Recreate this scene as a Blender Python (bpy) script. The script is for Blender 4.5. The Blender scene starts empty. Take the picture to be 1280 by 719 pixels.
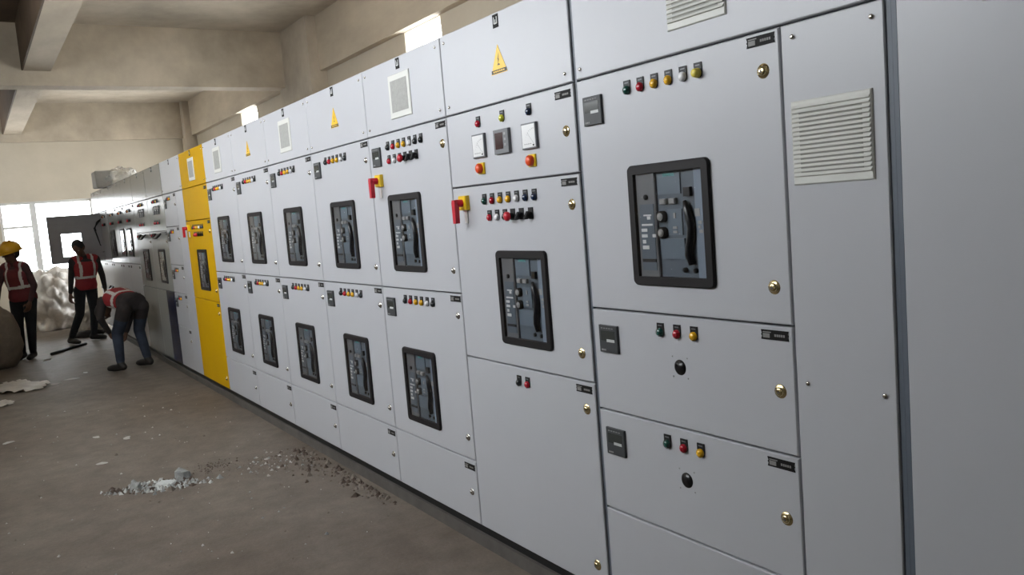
import bpy, bmesh, math, random
import numpy as np
from mathutils import Vector, Matrix, noise

scene = bpy.context.scene
col = scene.collection
rnd = random.Random(7)

# ------------------------------------------------------------------ camera
CAMZ = 1.6039
YAW, PITCH, ROLL, FPX = math.radians(-57.2808), math.radians(-5.6853), math.radians(-4.6481), 1043.16
def camera():
    cy, sy, cp, sp = math.cos(YAW), math.sin(YAW), math.cos(PITCH), math.sin(PITCH)
    f = Vector((sy*cp, cy*cp, sp)); r = Vector((cy, -sy, 0)); u = r.cross(f)
    cr, sr = math.cos(ROLL), math.sin(ROLL)
    r2 = cr*r + sr*u; u2 = -sr*r + cr*u
    cd = bpy.data.cameras.new('camera'); co = bpy.data.objects.new('camera', cd); col.objects.link(co)
    cd.sensor_fit = 'HORIZONTAL'; cd.sensor_width = 36.0; cd.lens = FPX/1280*36
    cd.clip_start = .05; cd.clip_end = 200
    m = Matrix((r2, u2, -f)).transposed().to_4x4(); m.translation = (0, 0, CAMZ)
    co.matrix_world = m
    scene.camera = co
camera()

# ------------------------------------------------------------------ world, light, exposure
world = bpy.data.worlds.new('overcast_sky'); scene.world = world
world.use_nodes = True
bg = world.node_tree.nodes['Background']
bg.inputs[0].default_value = (0.93, 0.97, 1.0, 1)
bg.inputs[1].default_value = 11.0
vs = scene.view_settings
vs.view_transform = 'Standard'; vs.look = 'None'; vs.gamma = 1.0; vs.use_curve_mapping = False
vs.exposure = 0.13

ADDED_WINDOWS_LEFT = [(-18.6, -17.2), (-8.4, -5.7), (-5.0, -2.3)]  # unseen windows, added to brighten the cabinet fronts
LEFT_Y, WZ0, WZ1 = -1.25, 2.5, 3.5
def added_window_light(x0, x1, power):  # area lamp filling one of the added side windows
    ld = bpy.data.lights.new('window_daylight', 'AREA'); ld.shape = 'RECTANGLE'
    ld.size = x1-x0; ld.size_y = WZ1-WZ0; ld.energy = power; ld.color = (0.90, 0.95, 1.0)
    lo = bpy.data.objects.new('window_daylight', ld); col.objects.link(lo)
    lo.location = ((x0+x1)/2, LEFT_Y-.12, (WZ0+WZ1)/2); lo.rotation_euler = (math.radians(82), 0, 0)
for a, b in ADDED_WINDOWS_LEFT:
    added_window_light(a, b, 15.5*(b-a))

# ------------------------------------------------------------------ materials
MATS = {}
def pbr(name, rgb, rough=.5, metal=0., spec=.5, coat=0., var=0., vscale=8., bump=0., bscale=60., stretch=(1, 1, 1)):
    m = bpy.data.materials.new(name); m.use_nodes = True
    nt = m.node_tree; b = nt.nodes['Principled BSDF']
    b.inputs['Base Color'].default_value = (*rgb, 1); b.inputs['Roughness'].default_value = rough
    b.inputs['Metallic'].default_value = metal; b.inputs['Specular IOR Level'].default_value = spec
    b.inputs['Coat Weight'].default_value = coat; b.inputs['Coat Roughness'].default_value = .08
    if var or bump:
        tc = nt.nodes.new('ShaderNodeTexCoord'); mp = nt.nodes.new('ShaderNodeMapping')
        mp.inputs['Scale'].default_value = stretch
        nt.links.new(tc.outputs['Object'], mp.inputs['Vector'])
        if var:
            n = nt.nodes.new('ShaderNodeTexNoise'); n.inputs['Scale'].default_value = vscale; n.inputs['Detail'].default_value = 6
            n.inputs['Roughness'].default_value = .62
            nt.links.new(mp.outputs[0], n.inputs['Vector'])
            cr = nt.nodes.new('ShaderNodeValToRGB')
            cr.color_ramp.elements[0].position = .3; cr.color_ramp.elements[1].position = .7
            cr.color_ramp.elements[0].color = (*[c*(1-var) for c in rgb], 1)
            cr.color_ramp.elements[1].color = (*[min(1, c*(1+var)) for c in rgb], 1)
            nt.links.new(n.outputs['Fac'], cr.inputs[0]); nt.links.new(cr.outputs[0], b.inputs['Base Color'])
        if bump:
            n2 = nt.nodes.new('ShaderNodeTexNoise'); n2.inputs['Scale'].default_value = bscale; n2.inputs['Detail'].default_value = 5
            nt.links.new(mp.outputs[0], n2.inputs['Vector'])
            bp = nt.nodes.new('ShaderNodeBump'); bp.inputs['Strength'].default_value = bump; bp.inputs['Distance'].default_value = .02
            nt.links.new(n2.outputs['Fac'], bp.inputs['Height']); nt.links.new(bp.outputs[0], b.inputs['Normal'])
    MATS[name] = m
    return m
pbr('paint_grey', (.485, .491, .520), .36, spec=.4, var=.015, vscale=3)
pbr('paint_far', (.27, .285, .275), .24, spec=.5, var=.02, vscale=3)
pbr('paint_far_header', (.10, .105, .10), .22, spec=.5, var=.03, vscale=3)
pbr('paint_yellow', (.60, .345, .004), .55, spec=.05, var=.03, vscale=3)
pbr('paint_navy', (.012, .016, .05), .25, var=.05)
pbr('paint_dark', (.32, .325, .345), .4, var=.05)
pbr('seam', (.17, .17, .185), .6)
pbr('filler', (.11, .13, .16), .5)
pbr('seam_yellow', (.30, .15, .01), .6)
pbr('black_plastic', (.010, .010, .011), .45, spec=.3)
pbr('bezel', (.014, .012, .013), .55, spec=.25)
pbr('lever_black', (.006, .006, .008), .3)
pbr('breaker_blue', (.105, .138, .175), .4)
pbr('breaker_dark', (.078, .100, .126), .4)
pbr('breaker_unit', (.108, .112, .120), .4)
pbr('breaker_light', (.17, .21, .27), .4)
pbr('mark_white', (.55, .56, .56), .5)
pbr('mark_grey', (.28, .28, .28), .5)
pbr('teal', (.10, .42, .40), .5)
pbr('white_plastic', (.72, .72, .70), .4)
pbr('vent_plastic', (.64, .64, .60), .45)
pbr('vent_dark', (.36, .36, .33), .6)
pbr('filter_mat', (.36, .36, .34), .8, var=.1, vscale=60)
pbr('meter_grey', (.055, .058, .062), .45, spec=.3)
pbr('meter_frame', (.13, .135, .145), .4)
pbr('meter_glass', (.045, .05, .048), .12)
pbr('red_glass', (.035, .006, .008), .15)
pbr('dial_white', (.70, .70, .70), .3)
pbr('brass', (.78, .66, .38), .22, metal=1.)
pbr('chrome', (.62, .60, .56), .2, metal=1.)
pbr('steel', (.12, .11, .10), .6, metal=.2, var=.2)
pbr('lens_green', (.01, .07, .055), .2, coat=.5)
pbr('lens_red', (.45, .012, .03), .2, coat=.5)
pbr('lens_amber', (.80, .43, .015), .2, coat=.5)
pbr('lens_white', (.75, .75, .77), .2, coat=.5)
pbr('lens_yellow', (.75, .62, .10), .3)
pbr('lens_blue', (.015, .03, .07), .2, coat=.5)
pbr('lens_dark', (.02, .025, .028), .25, coat=.3)
pbr('lens_lime', (.55, .55, .05), .2, coat=.5)
pbr('handle_red', (.55, .012, .03), .35)
pbr('knob_red', (.75, .08, .015), .35)
pbr('handle_yellow', (.85, .55, .01), .35)
pbr('sign_yellow', (.85, .50, .005), .4)
pbr('sign_ink', (.05, .045, .02), .5)
pbr('plate_black', (.012, .011, .011), .6, spec=.15)
pbr('plate_ink', (.22, .215, .21), .6)
pbr('concrete', (.42, .365, .29), .9, var=.24, vscale=1.1, bump=.25, bscale=9)
pbr('concrete_beam', (.41, .35, .27), .9, var=.2, vscale=1.6, bump=.2, bscale=14, stretch=(.35, 1, 1))
pbr('shutter_ply', (.075, .048, .028), .7, var=.3, vscale=3)
pbr('plaster', (.43, .38, .30), .9, var=.10, vscale=.9, bump=.15, bscale=12)
pbr('window_frame', (.55, .55, .54), .4)
pbr('rubble_grey', (.33, .34, .33), .9, var=.35, vscale=25)
pbr('rubble_pale', (.62, .64, .62), .7, var=.1)
pbr('dirt', (.10, .075, .06), 1., var=.4, vscale=30)
pbr('dirt_pale', (.21, .178, .15), 1., var=.35, vscale=40)
pbr('paper', (.55, .53, .50), .8)
pbr('sack', (.20, .165, .13), .85, var=.18, vscale=7, bump=.3, bscale=70)
pbr('plastic_film', (.66, .62, .57), .42, var=.25, vscale=3, bump=.5, bscale=9)
pbr('carton', (.42, .41, .38), .8, var=.1)
pbr('skin', (.11, .052, .032), .55)
pbr('hair', (.008, .007, .007), .6, bump=.4, bscale=120)
pbr('shirt_dark', (.028, .022, .022), .85, var=.2, vscale=12)
pbr('shirt_maroon', (.07, .03, .032), .85, var=.2, vscale=12)
pbr('trouser_black', (.010, .010, .012), .85, var=.2, vscale=14)
pbr('jeans', (.022, .030, .048), .85, var=.35, vscale=9)
pbr('shoe', (.014, .012, .011), .6)
pbr('vest_red', (.30, .020, .026), .7, var=.1, vscale=10)
pbr('vest_maroon', (.13, .014, .018), .7, var=.1, vscale=10)
pbr('stripe', (.60, .58, .55), .35)
pbr('helmet', (.75, .40, .02), .3)
pbr('eye', (.4, .38, .36), .2)

def floor_material():
    m = bpy.data.materials.new('floor_concrete'); m.use_nodes = True
    nt = m.node_tree; b = nt.nodes['Principled BSDF']
    tc = nt.nodes.new('ShaderNodeTexCoord')
    def nz(s, d=6, r=.6):
        n = nt.nodes.new('ShaderNodeTexNoise'); n.inputs['Scale'].default_value = s; n.inputs['Detail'].default_value = d; n.inputs['Roughness'].default_value = r
        nt.links.new(tc.outputs['Object'], n.inputs['Vector']); return n
    def ramp(src, c0, c1, p0=.35, p1=.65):
        r = nt.nodes.new('ShaderNodeValToRGB'); r.color_ramp.elements[0].position = p0; r.color_ramp.elements[1].position = p1
        r.color_ramp.elements[0].color = (*c0, 1); r.color_ramp.elements[1].color = (*c1, 1); nt.links.new(src.outputs['Fac'], r.inputs[0]); return r
    a = ramp(nz(.7), (.155, .125, .100), (.215, .185, .155)); c = ramp(nz(6), (.72, .70, .67), (1.12, 1.1, 1.08))
    mx = nt.nodes.new('ShaderNodeMix'); mx.data_type = 'RGBA'; mx.blend_type = 'MULTIPLY'; mx.inputs[0].default_value = .7
    nt.links.new(a.outputs[0], mx.inputs[6]); nt.links.new(c.outputs[0], mx.inputs[7])
    fine = ramp(nz(70, 3), (.8, .8, .8), (1.1, 1.1, 1.1), .3, .7)
    m2 = nt.nodes.new('ShaderNodeMix'); m2.data_type = 'RGBA'; m2.blend_type = 'MULTIPLY'; m2.inputs[0].default_value = .6
    nt.links.new(mx.outputs[2], m2.inputs[6]); nt.links.new(fine.outputs[0], m2.inputs[7])
    nt.links.new(m2.outputs[2], b.inputs['Base Color'])
    b.inputs['Roughness'].default_value = .62; b.inputs['Specular IOR Level'].default_value = .4
    bp = nt.nodes.new('ShaderNodeBump'); bp.inputs['Strength'].default_value = .25; bp.inputs['Distance'].default_value = .02
    nt.links.new(nz(22, 6).outputs['Fac'], bp.inputs['Height']); nt.links.new(bp.outputs[0], b.inputs['Normal'])
    MATS['floor_concrete'] = m
floor_material()

def pane_material():
    m = bpy.data.materials.new('window_glass'); m.use_nodes = True
    nt = m.node_tree; nt.nodes.clear()
    o = nt.nodes.new('ShaderNodeOutputMaterial'); mx = nt.nodes.new('ShaderNodeMixShader'); fr = nt.nodes.new('ShaderNodeFresnel')
    tr = nt.nodes.new('ShaderNodeBsdfTransparent'); gl = nt.nodes.new('ShaderNodeBsdfGlossy'); gl.inputs['Roughness'].default_value = .02
    fr.inputs[0].default_value = 1.3
    ge = nt.nodes.new('ShaderNodeNewGeometry'); inv = nt.nodes.new('ShaderNodeMath'); inv.operation = 'SUBTRACT'; inv.inputs[0].default_value = 1; nt.links.new(ge.outputs['Backfacing'], inv.inputs[1])
    mu = nt.nodes.new('ShaderNodeMath'); mu.operation = 'MULTIPLY'; nt.links.new(fr.outputs[0], mu.inputs[0]); nt.links.new(inv.outputs[0], mu.inputs[1])
    nt.links.new(mu.outputs[0], mx.inputs[0]); nt.links.new(tr.outputs[0], mx.inputs[1]); nt.links.new(gl.outputs[0], mx.inputs[2]); nt.links.new(mx.outputs[0], o.inputs[0])
    MATS['window_glass'] = m
pane_material()
MATS['clear_cover'] = MATS['window_glass'].copy(); MATS['clear_cover'].name = 'clear_cover'
for n_ in MATS['clear_cover'].node_tree.nodes:
    if n_.type == 'FRESNEL': n_.inputs[0].default_value = 1.45
    if n_.type == 'BSDF_GLOSSY': n_.inputs['Roughness'].default_value = .12

def film_material():
    m = bpy.data.materials.new('clear_film'); m.use_nodes = True
    nt = m.node_tree; nt.nodes.clear()
    o = nt.nodes.new('ShaderNodeOutputMaterial'); mx = nt.nodes.new('ShaderNodeMixShader')
    tr = nt.nodes.new('ShaderNodeBsdfTransparent')
    b = nt.nodes.new('ShaderNodeBsdfPrincipled'); b.inputs['Base Color'].default_value = (.72, .71, .68, 1); b.inputs['Roughness'].default_value = .15
    mx.inputs[0].default_value = .42
    nt.links.new(tr.outputs[0], mx.inputs[1]); nt.links.new(b.outputs[0], mx.inputs[2]); nt.links.new(mx.outputs[0], o.inputs[0])
    MATS['clear_film'] = m
film_material()

# ------------------------------------------------------------------ mesh helpers
class MB:
    """collects shapes; faces carry a material name"""
    def __init__(s): s.v = []; s.f = []; s.m = []; s.mats = []; s.smooth = []
    def mi(s, mat):
        if mat not in s.mats: s.mats.append(mat)
        return s.mats.index(mat)
    def add(s, vs_, fs_, mat, smooth=False):
        o = len(s.v); s.v += [tuple(v) for v in vs_]; k = s.mi(mat)
        for f in fs_: s.f.append([o+i for i in f]); s.m.append(k); s.smooth.append(smooth)
        return s
    def box(s, a, b, mat):
        x0, y0, z0 = a; x1, y1, z1 = b
        vs_ = [(x0, y0, z0), (x1, y0, z0), (x1, y1, z0), (x0, y1, z0), (x0, y0, z1), (x1, y0, z1), (x1, y1, z1), (x0, y1, z1)]
        return s.add(vs_, [(0, 3, 2, 1), (4, 5, 6, 7), (0, 1, 5, 4), (1, 2, 6, 5), (2, 3, 7, 6), (3, 0, 4, 7)], mat)
    def cbox(s, c, d, mat): return s.box([c[i]-d[i]/2 for i in range(3)], [c[i]+d[i]/2 for i in range(3)], mat)
    def slab(s, x0, x1, z0, z1, y0, y1, mat, c=.003):
        """door leaf: front face at y0 (towards -Y) with chamfered front edges"""
        r = lambda y, d: [(x0+d, y, z0+d), (x1-d, y, z0+d), (x1-d, y, z1-d), (x0+d, y, z1-d)]
        vs_ = r(y1, 0)+r(y0+c, 0)+r(y0, c)
        fs = [(3, 2, 1, 0), (8, 9, 10, 11)]
        for b in (0, 4):
            for i in range(4):
                j = (i+1) % 4; fs.append((b+i, b+j, b+4+j, b+4+i))
        return s.add(vs_, fs, mat)
    def prism(s, pts, y0, y1, mat, smooth=False):
        """pts: (x, z) outline counter-clockwise seen from -Y; front at y0"""
        n = len(pts); vs_ = [(x, y0, z) for x, z in pts]+[(x, y1, z) for x, z in pts]
        fs = [tuple(range(n)), tuple(range(2*n-1, n-1, -1))]
        for i in range(n): j = (i+1) % n; fs.append((j, i, n+i, n+j))
        return s.add(vs_, fs, mat, smooth)
    def disc(s, cx, cz, r, y0, y1, mat, n=16, dome=0., r2=None):
        """cylinder along Y, front at y0, optional dome out of the front"""
        r2 = r if r2 is None else r2
        ang = [2*math.pi*i/n for i in range(n)]
        vs_ = [(cx+r2*math.cos(a), y0, cz+r2*math.sin(a)) for a in ang]+[(cx+r*math.cos(a), y1, cz+r*math.sin(a)) for a in ang]
        fs = [((i+1) % n, i, n+i, n+(i+1) % n) for i in range(n)]
        if dome:
            vs_ += [(cx+.6*r2*math.cos(a), y0-dome*.75, cz+.6*r2*math.sin(a)) for a in ang]+[(cx, y0-dome, cz)]
            fs += [(i, (i+1) % n, 2*n+(i+1) % n, 2*n+i) for i in range(n)]+[(2*n+i, 2*n+(i+1) % n, 3*n) for i in range(n)]
        else: fs.append(tuple(range(n)))
        return s.add(vs_, fs, mat, True)
    def frame(s, w, h, t, y0, y1, mat, r=.03, n=5):
        """rounded frame ring centred on the origin, t wide"""
        def ring(w, h, r):
            p = []
            for cx, cz, a0 in ((w/2-r, h/2-r, 0), (-w/2+r, h/2-r, 90), (-w/2+r, -h/2+r, 180), (w/2-r, -h/2+r, 270)):
                for i in range(n+1):
                    a = math.radians(a0+90*i/n); p.append((cx+r*math.cos(a), cz+r*math.sin(a)))
            return p
        O = ring(w, h, r); O2 = ring(w-.008, h-.008, r-.004); I = ring(w-2*t, h-2*t, max(r-t, .002)); N = len(O)
        vs_ = [(x, y1, z) for x, z in O]+[(x, y0+.005, z) for x, z in O]+[(x, y0, z) for x, z in O2]+[(x, y0, z) for x, z in I]+[(x, y1, z) for x, z in I]
        fs = []
        for b in range(4):
            for i in range(N):
                j = (i+1) % N; fs.append((b*N+i, b*N+j, (b+1)*N+j, (b+1)*N+i))
        return s.add(vs_, [f[::-1] for f in fs], mat)
    def tube(s, pts, r, mat, n=8, cap=True):
        pts = [Vector(p) for p in pts]; rs = r if isinstance(r, (list, tuple)) else [r]*len(pts)
        rings = []; a = None
        for i, p in enumerate(pts):
            d = (pts[min(i+1, len(pts)-1)]-pts[max(i-1, 0)]).normalized()
            a = d.orthogonal() if a is None else a-d*a.dot(d)
            a = a.normalized(); b = a.cross(d)
            rings.append([p+rs[i]*(math.cos(2*math.pi*k/n)*a+math.sin(2*math.pi*k/n)*b) for k in range(n)])
        vs_ = [v for q in rings for v in q]; fs = []
        for i in range(len(pts)-1):
            for k in range(n):
                j = (k+1) % n; fs.append((i*n+k, i*n+j, (i+1)*n+j, (i+1)*n+k))
        if cap: fs += [tuple(range(n-1, -1, -1)), tuple(range((len(pts)-1)*n, len(pts)*n))]
        return s.add(vs_, fs, mat, True)
    def mesh(s, name):
        me = bpy.data.meshes.new(name); me.from_pydata(s.v, [], s.f)
        for m in s.mats: me.materials.append(MATS[m])
        me.polygons.foreach_set('material_index', s.m); me.polygons.foreach_set('use_smooth', s.smooth)
        bm = bmesh.new(); bm.from_mesh(me); bmesh.ops.recalc_face_normals(bm, faces=bm.faces); bm.to_mesh(me); bm.free()
        me.update(); return me

def link(name, me, parent=None, loc=(0, 0, 0), rot=None):
    o = bpy.data.objects.new(name, me); col.objects.link(o); o.location = loc
    if rot: o.rotation_euler = rot
    if parent: o.parent = parent
    return o
def tag(o, label=None, cat=None, group=None, kind=None):
    if label: o['label'] = label
    if cat: o['category'] = cat
    if group: o['group'] = group
    if kind: o['kind'] = kind
    return o
def empty(name, loc, rz=0):
    o = bpy.data.objects.new(name, None); col.objects.link(o); o.location = loc; o.rotation_euler = (0, 0, rz); o.empty_display_size = .1
    return o
def struct(name, mb, parent=None, label=None):
    o = link(name, mb.mesh(name), parent)
    if not parent: o['kind'] = 'structure'
    if label: o['label'] = label
    return o

# ------------------------------------------------------------------ room shell
XE, XN, YW, CEIL = -19.0, 7.0, 4.35, 4.32
m = MB(); m.box((XE-.3, LEFT_Y-.3, -.15), (XN+.3, YW+.3, 0), 'floor_concrete'); struct('floor', m, label='dusty brown grey concrete floor')
m = MB(); m.box((XE-.3, LEFT_Y-.3, CEIL), (XN+.3, YW+.3, CEIL+.15), 'concrete'); struct('ceiling', m, label='bare concrete ceiling slab')

m = MB(); m.box((XE, LEFT_Y, CEIL-.018), (XN, .83, CEIL), 'shutter_ply'); struct('trim_30', m, label='dark brown shuttering plywood left under the slab')
def wall_with_holes(name, axis, pos, thick, a0, a1, z0, z1, holes, mat, label):
    """axis 'x': wall runs along X at y=pos..pos+thick ; axis 'y': runs along Y at x=pos..pos+thick"""
    mb = MB()
    def seg(s0, s1, q0, q1):
        if s1-s0 < 1e-4 or q1-q0 < 1e-4: return
        if axis == 'x': mb.box((s0, min(pos, pos+thick), q0), (s1, max(pos, pos+thick), q1), mat)
        else: mb.box((min(pos, pos+thick), s0, q0), (max(pos, pos+thick), s1, q1), mat)
    cur = a0
    for h0, h1, hz0, hz1 in sorted(holes):
        seg(cur, h0, z0, z1); seg(h0, h1, z0, hz0); seg(h0, h1, hz1, z1); cur = h1
    seg(cur, a1, z0, z1)
    return struct(name, mb, label=label)
BACK_HOLES = [(-18.0, -15.6, 1.1, 2.9), (-14.0, -12.9, 1.1, 2.9), (-10.2, -8.9, 1.1, 2.9), (-7.4, -6.1, 1.1, 2.9), (-15.22, -14.25, 1.2, 3.595), (-8.56, -7.72, 1.2, 3.595), (-5.5, -2.9, 2.42, 3.595)]  # visible pair deepened out of view and unseen ones added, to light the ceiling
wall_with_holes('wall_back', 'x', YW, .22, XE-.3, XN+.3, 0, CEIL, BACK_HOLES, 'plaster', 'plastered wall behind the cabinets with small high openings')
END_WIN = (.58, 2.24, 1.0, 2.42)
wall_with_holes('wall_end', 'y', XE, -.22, LEFT_Y, YW, 0, CEIL, [END_WIN], 'plaster', 'far end wall with a bright window')
wall_with_holes('wall_left', 'x', LEFT_Y, -.22, XE, XN, 0, CEIL, [(a, b, WZ0, WZ1) for a, b in ADDED_WINDOWS_LEFT], 'plaster', 'side wall with a row of windows')
wall_with_holes('wall_near', 'y', XN, .22, LEFT_Y, YW, 0, CEIL, [], 'plaster', 'plain near end wall')

m = MB(); m.box((XE, YW-.10, 3.60), (XN, YW+.01, CEIL+.01), 'concrete_beam'); struct('trim_1', m, label='concrete beam along the top of the back wall')
m = MB(); m.box((XE-.01, LEFT_Y, 3.57), (XE+.10, YW-.1, CEIL+.01), 'concrete_beam'); struct('trim_2', m, label='concrete beam along the top of the end wall')
for i, xc in enumerate((-12.0, -5.0, 2.0)):
    m = MB(); m.box((xc-.32, LEFT_Y, 3.54), (xc, YW, CEIL+.01), 'concrete_beam'); struct('trim_%d' % (3+i), m, label='concrete cross beam under the ceiling')
k = 6
for x0, x1 in ((XE+.1, -12.32), (-12.0, -5.32), (-5.0, 1.68), (2.0, XN)):
    m = MB(); m.box((x0, .83, 3.72), (x1, 1.13, CEIL+.01), 'concrete_beam'); m.box((x0, .812, 3.725), (x1, .832, CEIL-.018), 'shutter_ply'); struct('trim_%d' % k, m, label='concrete longitudinal beam under the ceiling'); k += 1
for x0, x1 in ((-12.25, -10.95), (-5.25, -4.35), (1.75, 2.65)):
    m = MB(); m.box((x0, YW-.24, 0), (x1, YW+.01, CEIL+.005), 'concrete'); struct('trim_%d' % k, m, label='concrete column standing against the back wall'); k += 1
m = MB(); m.box((XE-.01, 4.12, 0), (XE+.34, YW+.01, CEIL+.005), 'concrete'); struct('trim_%d' % k, m, label='concrete corner column by the end wall'); k += 1

def window(name, axis, a0, a1, z0, z1, pos, vbars, hbars, label):
    root = empty(name, (0, 0, 0)); tag(root, label, kind='structure')
    t = .05
    def bar(nm, s0, s1, q0, q1, d=.06, mat='window_frame'):
        mb = MB()
        if axis == 'x': mb.box((s0, pos-d/2, q0), (s1, pos+d/2, q1), mat)
        else: mb.box((pos-d/2, s0, q0), (pos+d/2, s1, q1), mat)
        link(nm, mb.mesh(nm), root)
    bar('window_frame', a0, a0+t, z0, z1); bar('window_frame', a1-t, a1, z0, z1)
    bar('window_frame', a0+t, a1-t, z0, z0+t); bar('window_frame', a0+t, a1-t, z1-t, z1)
    xs = [a0+t]+[v for v in vbars]+[a1-t]
    for v, w in vbars_w(vbars): bar('mullion', v-w/2, v+w/2, z0+t, z1-t)
    for (s0, s1, h) in hbars: bar('glazing_bar', s0, s1, h-.025, h+.025)
    for s0, s1 in zip(xs[:-1], xs[1:]): bar('pane', s0, s1, z0+t, z1-t, .004, 'window_glass')
    return root
def vbars_w(v): return [(x, .11) for x in v]
window('window_1', 'y', END_WIN[0], END_WIN[1], END_WIN[2], END_WIN[3], XE-.12, [1.16], [(.63, 1.105, 1.93)], 'bright overexposed window in the far end wall')
for i, (a, b) in enumerate(ADDED_WINDOWS_LEFT):  # frames for the added windows, out of view
    root = empty('window_%d' % (2+i), (0, 0, 0)); tag(root, 'steel window of the side wall', kind='structure')
    for s0, s1, q0, q1 in ((a, a+.05, WZ0, WZ1), (b-.05, b, WZ0, WZ1), (a, b, WZ0, WZ0+.05), (a, b, WZ1-.05, WZ1), ((a+b)/2-.03, (a+b)/2+.03, WZ0, WZ1)):
        mb = MB(); mb.box((s0, LEFT_Y-.09, q0), (s1, LEFT_Y-.03, q1), 'window_frame'); link('window_frame', mb.mesh('window_frame'), root)

# ------------------------------------------------------------------ switchgear fittings (front towards -Y, origin on the door face)
CACHE = {}
def cached(key, fn):
    if key not in CACHE: CACHE[key] = fn()
    return CACHE[key]

def lamp_mesh(colour, button=False):
    def f():
        m = MB()
        m.prism([(-.0155, 0), (-.0135, -.009), (-.0075, -.0145), (.0, -.016), (.0075, -.0145), (.0135, -.009), (.0155, 0), (.0155, .030), (-.0155, .030)], -.0035, 0, 'black_plastic')
        m.box((-.009, -.0042, .020), (.009, -.0034, .024), 'meter_frame')
        m.disc(0, -.001, .0145, -.010, -.003, colour if colour not in ('lens_white',) else 'lens_white', 14)
        m.disc(0, -.001, .0128, -.020 if button else -.012, -.009, colour, 14, dome=.005)
        return m.mesh('indicator_lamp')
    return cached(('lamp', colour, button), f)
def mushroom_mesh():
    def f():
        m = MB(); m.box((-.016, -.004, -.016), (.016, 0, .03), 'black_plastic'); m.disc(0, 0, .013, -.028, -.003, 'black_plastic', 14)
        m.disc(0, 0, .019, -.037, -.026, 'handle_red', 16, dome=.008); return m.mesh('emergency_button')
    return cached('mush', f)
def selector_mesh():
    def f():
        m = MB(); m.box((-.0155, -.004, -.016), (.0155, 0, .03), 'black_plastic'); m.disc(0, 0, .0145, -.014, -.003, 'black_plastic', 14)
        m.prism([(-.016, -.012), (-.008, -.016), (.016, .012), (.008, .016)], -.030, -.012, 'black_plastic'); return m.mesh('selector_switch')
    return cached('sel', f)
def meter_mesh():
    def f():
        m = MB(); m.slab(-.0495, .0495, -.0495, .0495, -.010, 0, 'meter_grey', .002)
        m.box((-.038, -.0108, -.006), (.038, -.0098, .030), 'meter_glass')
        m.box((-.006, -.0116, -.010), (.036, -.0106, .0), 'mark_white')
        for i in range(5): m.box((-.035+.014*i, -.0114, .0375), (-.026+.014*i, -.0104, .0405), 'mark_grey')
        for i in range(3): m.box((-.038+.009*i, -.0114, -.0425), (-.031+.009*i, -.0104, -.037), 'mark_grey')
        return m.mesh('digital_meter')
    return cached('meter', f)
def dial_mesh():
    def f():
        m = MB(); m.slab(-.05, .05, -.05, .05, -.012, 0, 'meter_frame', .002); m.box((-.044, -.0128, -.044), (.044, -.0118, .044), 'dial_white')
        pr = None
        for i in range(9):                       # curved scale with ticks
            a = math.radians(95+i*80/8-5); c = (.036, -.034); R_ = .064
            x, z = c[0]+R_*math.cos(a), c[1]+R_*math.sin(a); x2, z2 = c[0]+(R_-.007)*math.cos(a), c[1]+(R_-.007)*math.sin(a)
            t = .0006; m.prism([(x-t, z-t), (x+t, z-t), (x2+t, z2+t), (x2-t, z2+t)], -.0132, -.0126, 'meter_frame')
        m.prism([(.036, -.034), (.0365, -.0335), (-.006, .012), (-.0065, .0115)], -.0132, -.0126, 'mark_grey')
        for i in range(4): m.box((-.03+.013*i, -.0134, -.032), (-.022+.013*i, -.0126, -.029), 'mark_grey')
        m.box((.028, -.0145, -.040), (.036, -.0126, -.034), 'black_plastic')
        return m.mesh('dial_meter')
    return cached('dial', f)
def display_mesh():
    def f():
        m = MB(); m.slab(-.056, .056, -.0495, .0495, -.014, 0, 'meter_frame', .002)
        m.box((-.042, -.0148, -.030), (.016, -.0138, .036), 'red_glass')
        for i in range(3): m.box((.026, -.0152, -.02+.022*i), (.038, -.0138, -.010+.022*i), 'mark_grey')
        return m.mesh('display_meter')
    return cached('disp', f)
def rotary_mesh():
    def f():
        m = MB(); m.slab(-.024, .024, -.024, .024, -.008, 0, 'handle_yellow', .002); m.disc(-.002, 0, .0205, -.022, -.007, 'knob_red', 18, dome=.008); return m.mesh('rotary_switch')
    return cached('rot', f)
def lock_mesh(mat):
    def f():
        k_ = .021 if mat == 'brass' else .0165; m = MB(); m.disc(0, 0, k_, -.003, 0, mat, 18, r2=k_*.9); m.disc(0, 0, k_*.62, -.008, -.002, mat, 16, dome=.003)
        m.prism([(-.0045, -.004), (.0045, -.004), (0, .005)], -.0122, -.007, 'steel'); return m.mesh('lock')
    return cached('lock'+mat, f)
def plate_mesh():
    def f():
        m = MB(); m.prism([(-.048, -.014), (.048, -.014), (.045, -.004), (.048, 0), (.045, .004), (.048, .014), (-.048, .014), (-.045, .004), (-.048, 0), (-.045, -.004)], -.0025, 0, 'plate_black')
        m.box((-.041, -.0030, -.009), (-.017, -.0024, .004), 'plate_ink'); m.box((-.041, -.0030, .006), (-.012, -.0024, .009), 'plate_ink')
        for i in range(5): m.box((.0+.0075*i, -.0030, -.004), (.0055+.0075*i, -.0024, .003), 'plate_ink')
        return m.mesh('nameplate')
    return cached('plate', f)
def small_plate_mesh():
    def f():
        m = MB(); m.box((-.02, -.002, -.026), (.02, 0, .026), 'plate_black')
        m.box((-.013, -.0026, -.010), (-.008, -.0018, .016), 'mark_white'); m.box((.008, -.0026, -.010), (.013, -.0018, .016), 'mark_white')
        m.box((-.009, -.0026, -.012), (.009, -.0018, -.007), 'mark_white'); m.box((-.002, -.0026, -.008), (.002, -.0018, .006), 'mark_white')
        return m.mesh('panel_number_plate')
    return cached('splate', f)
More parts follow.
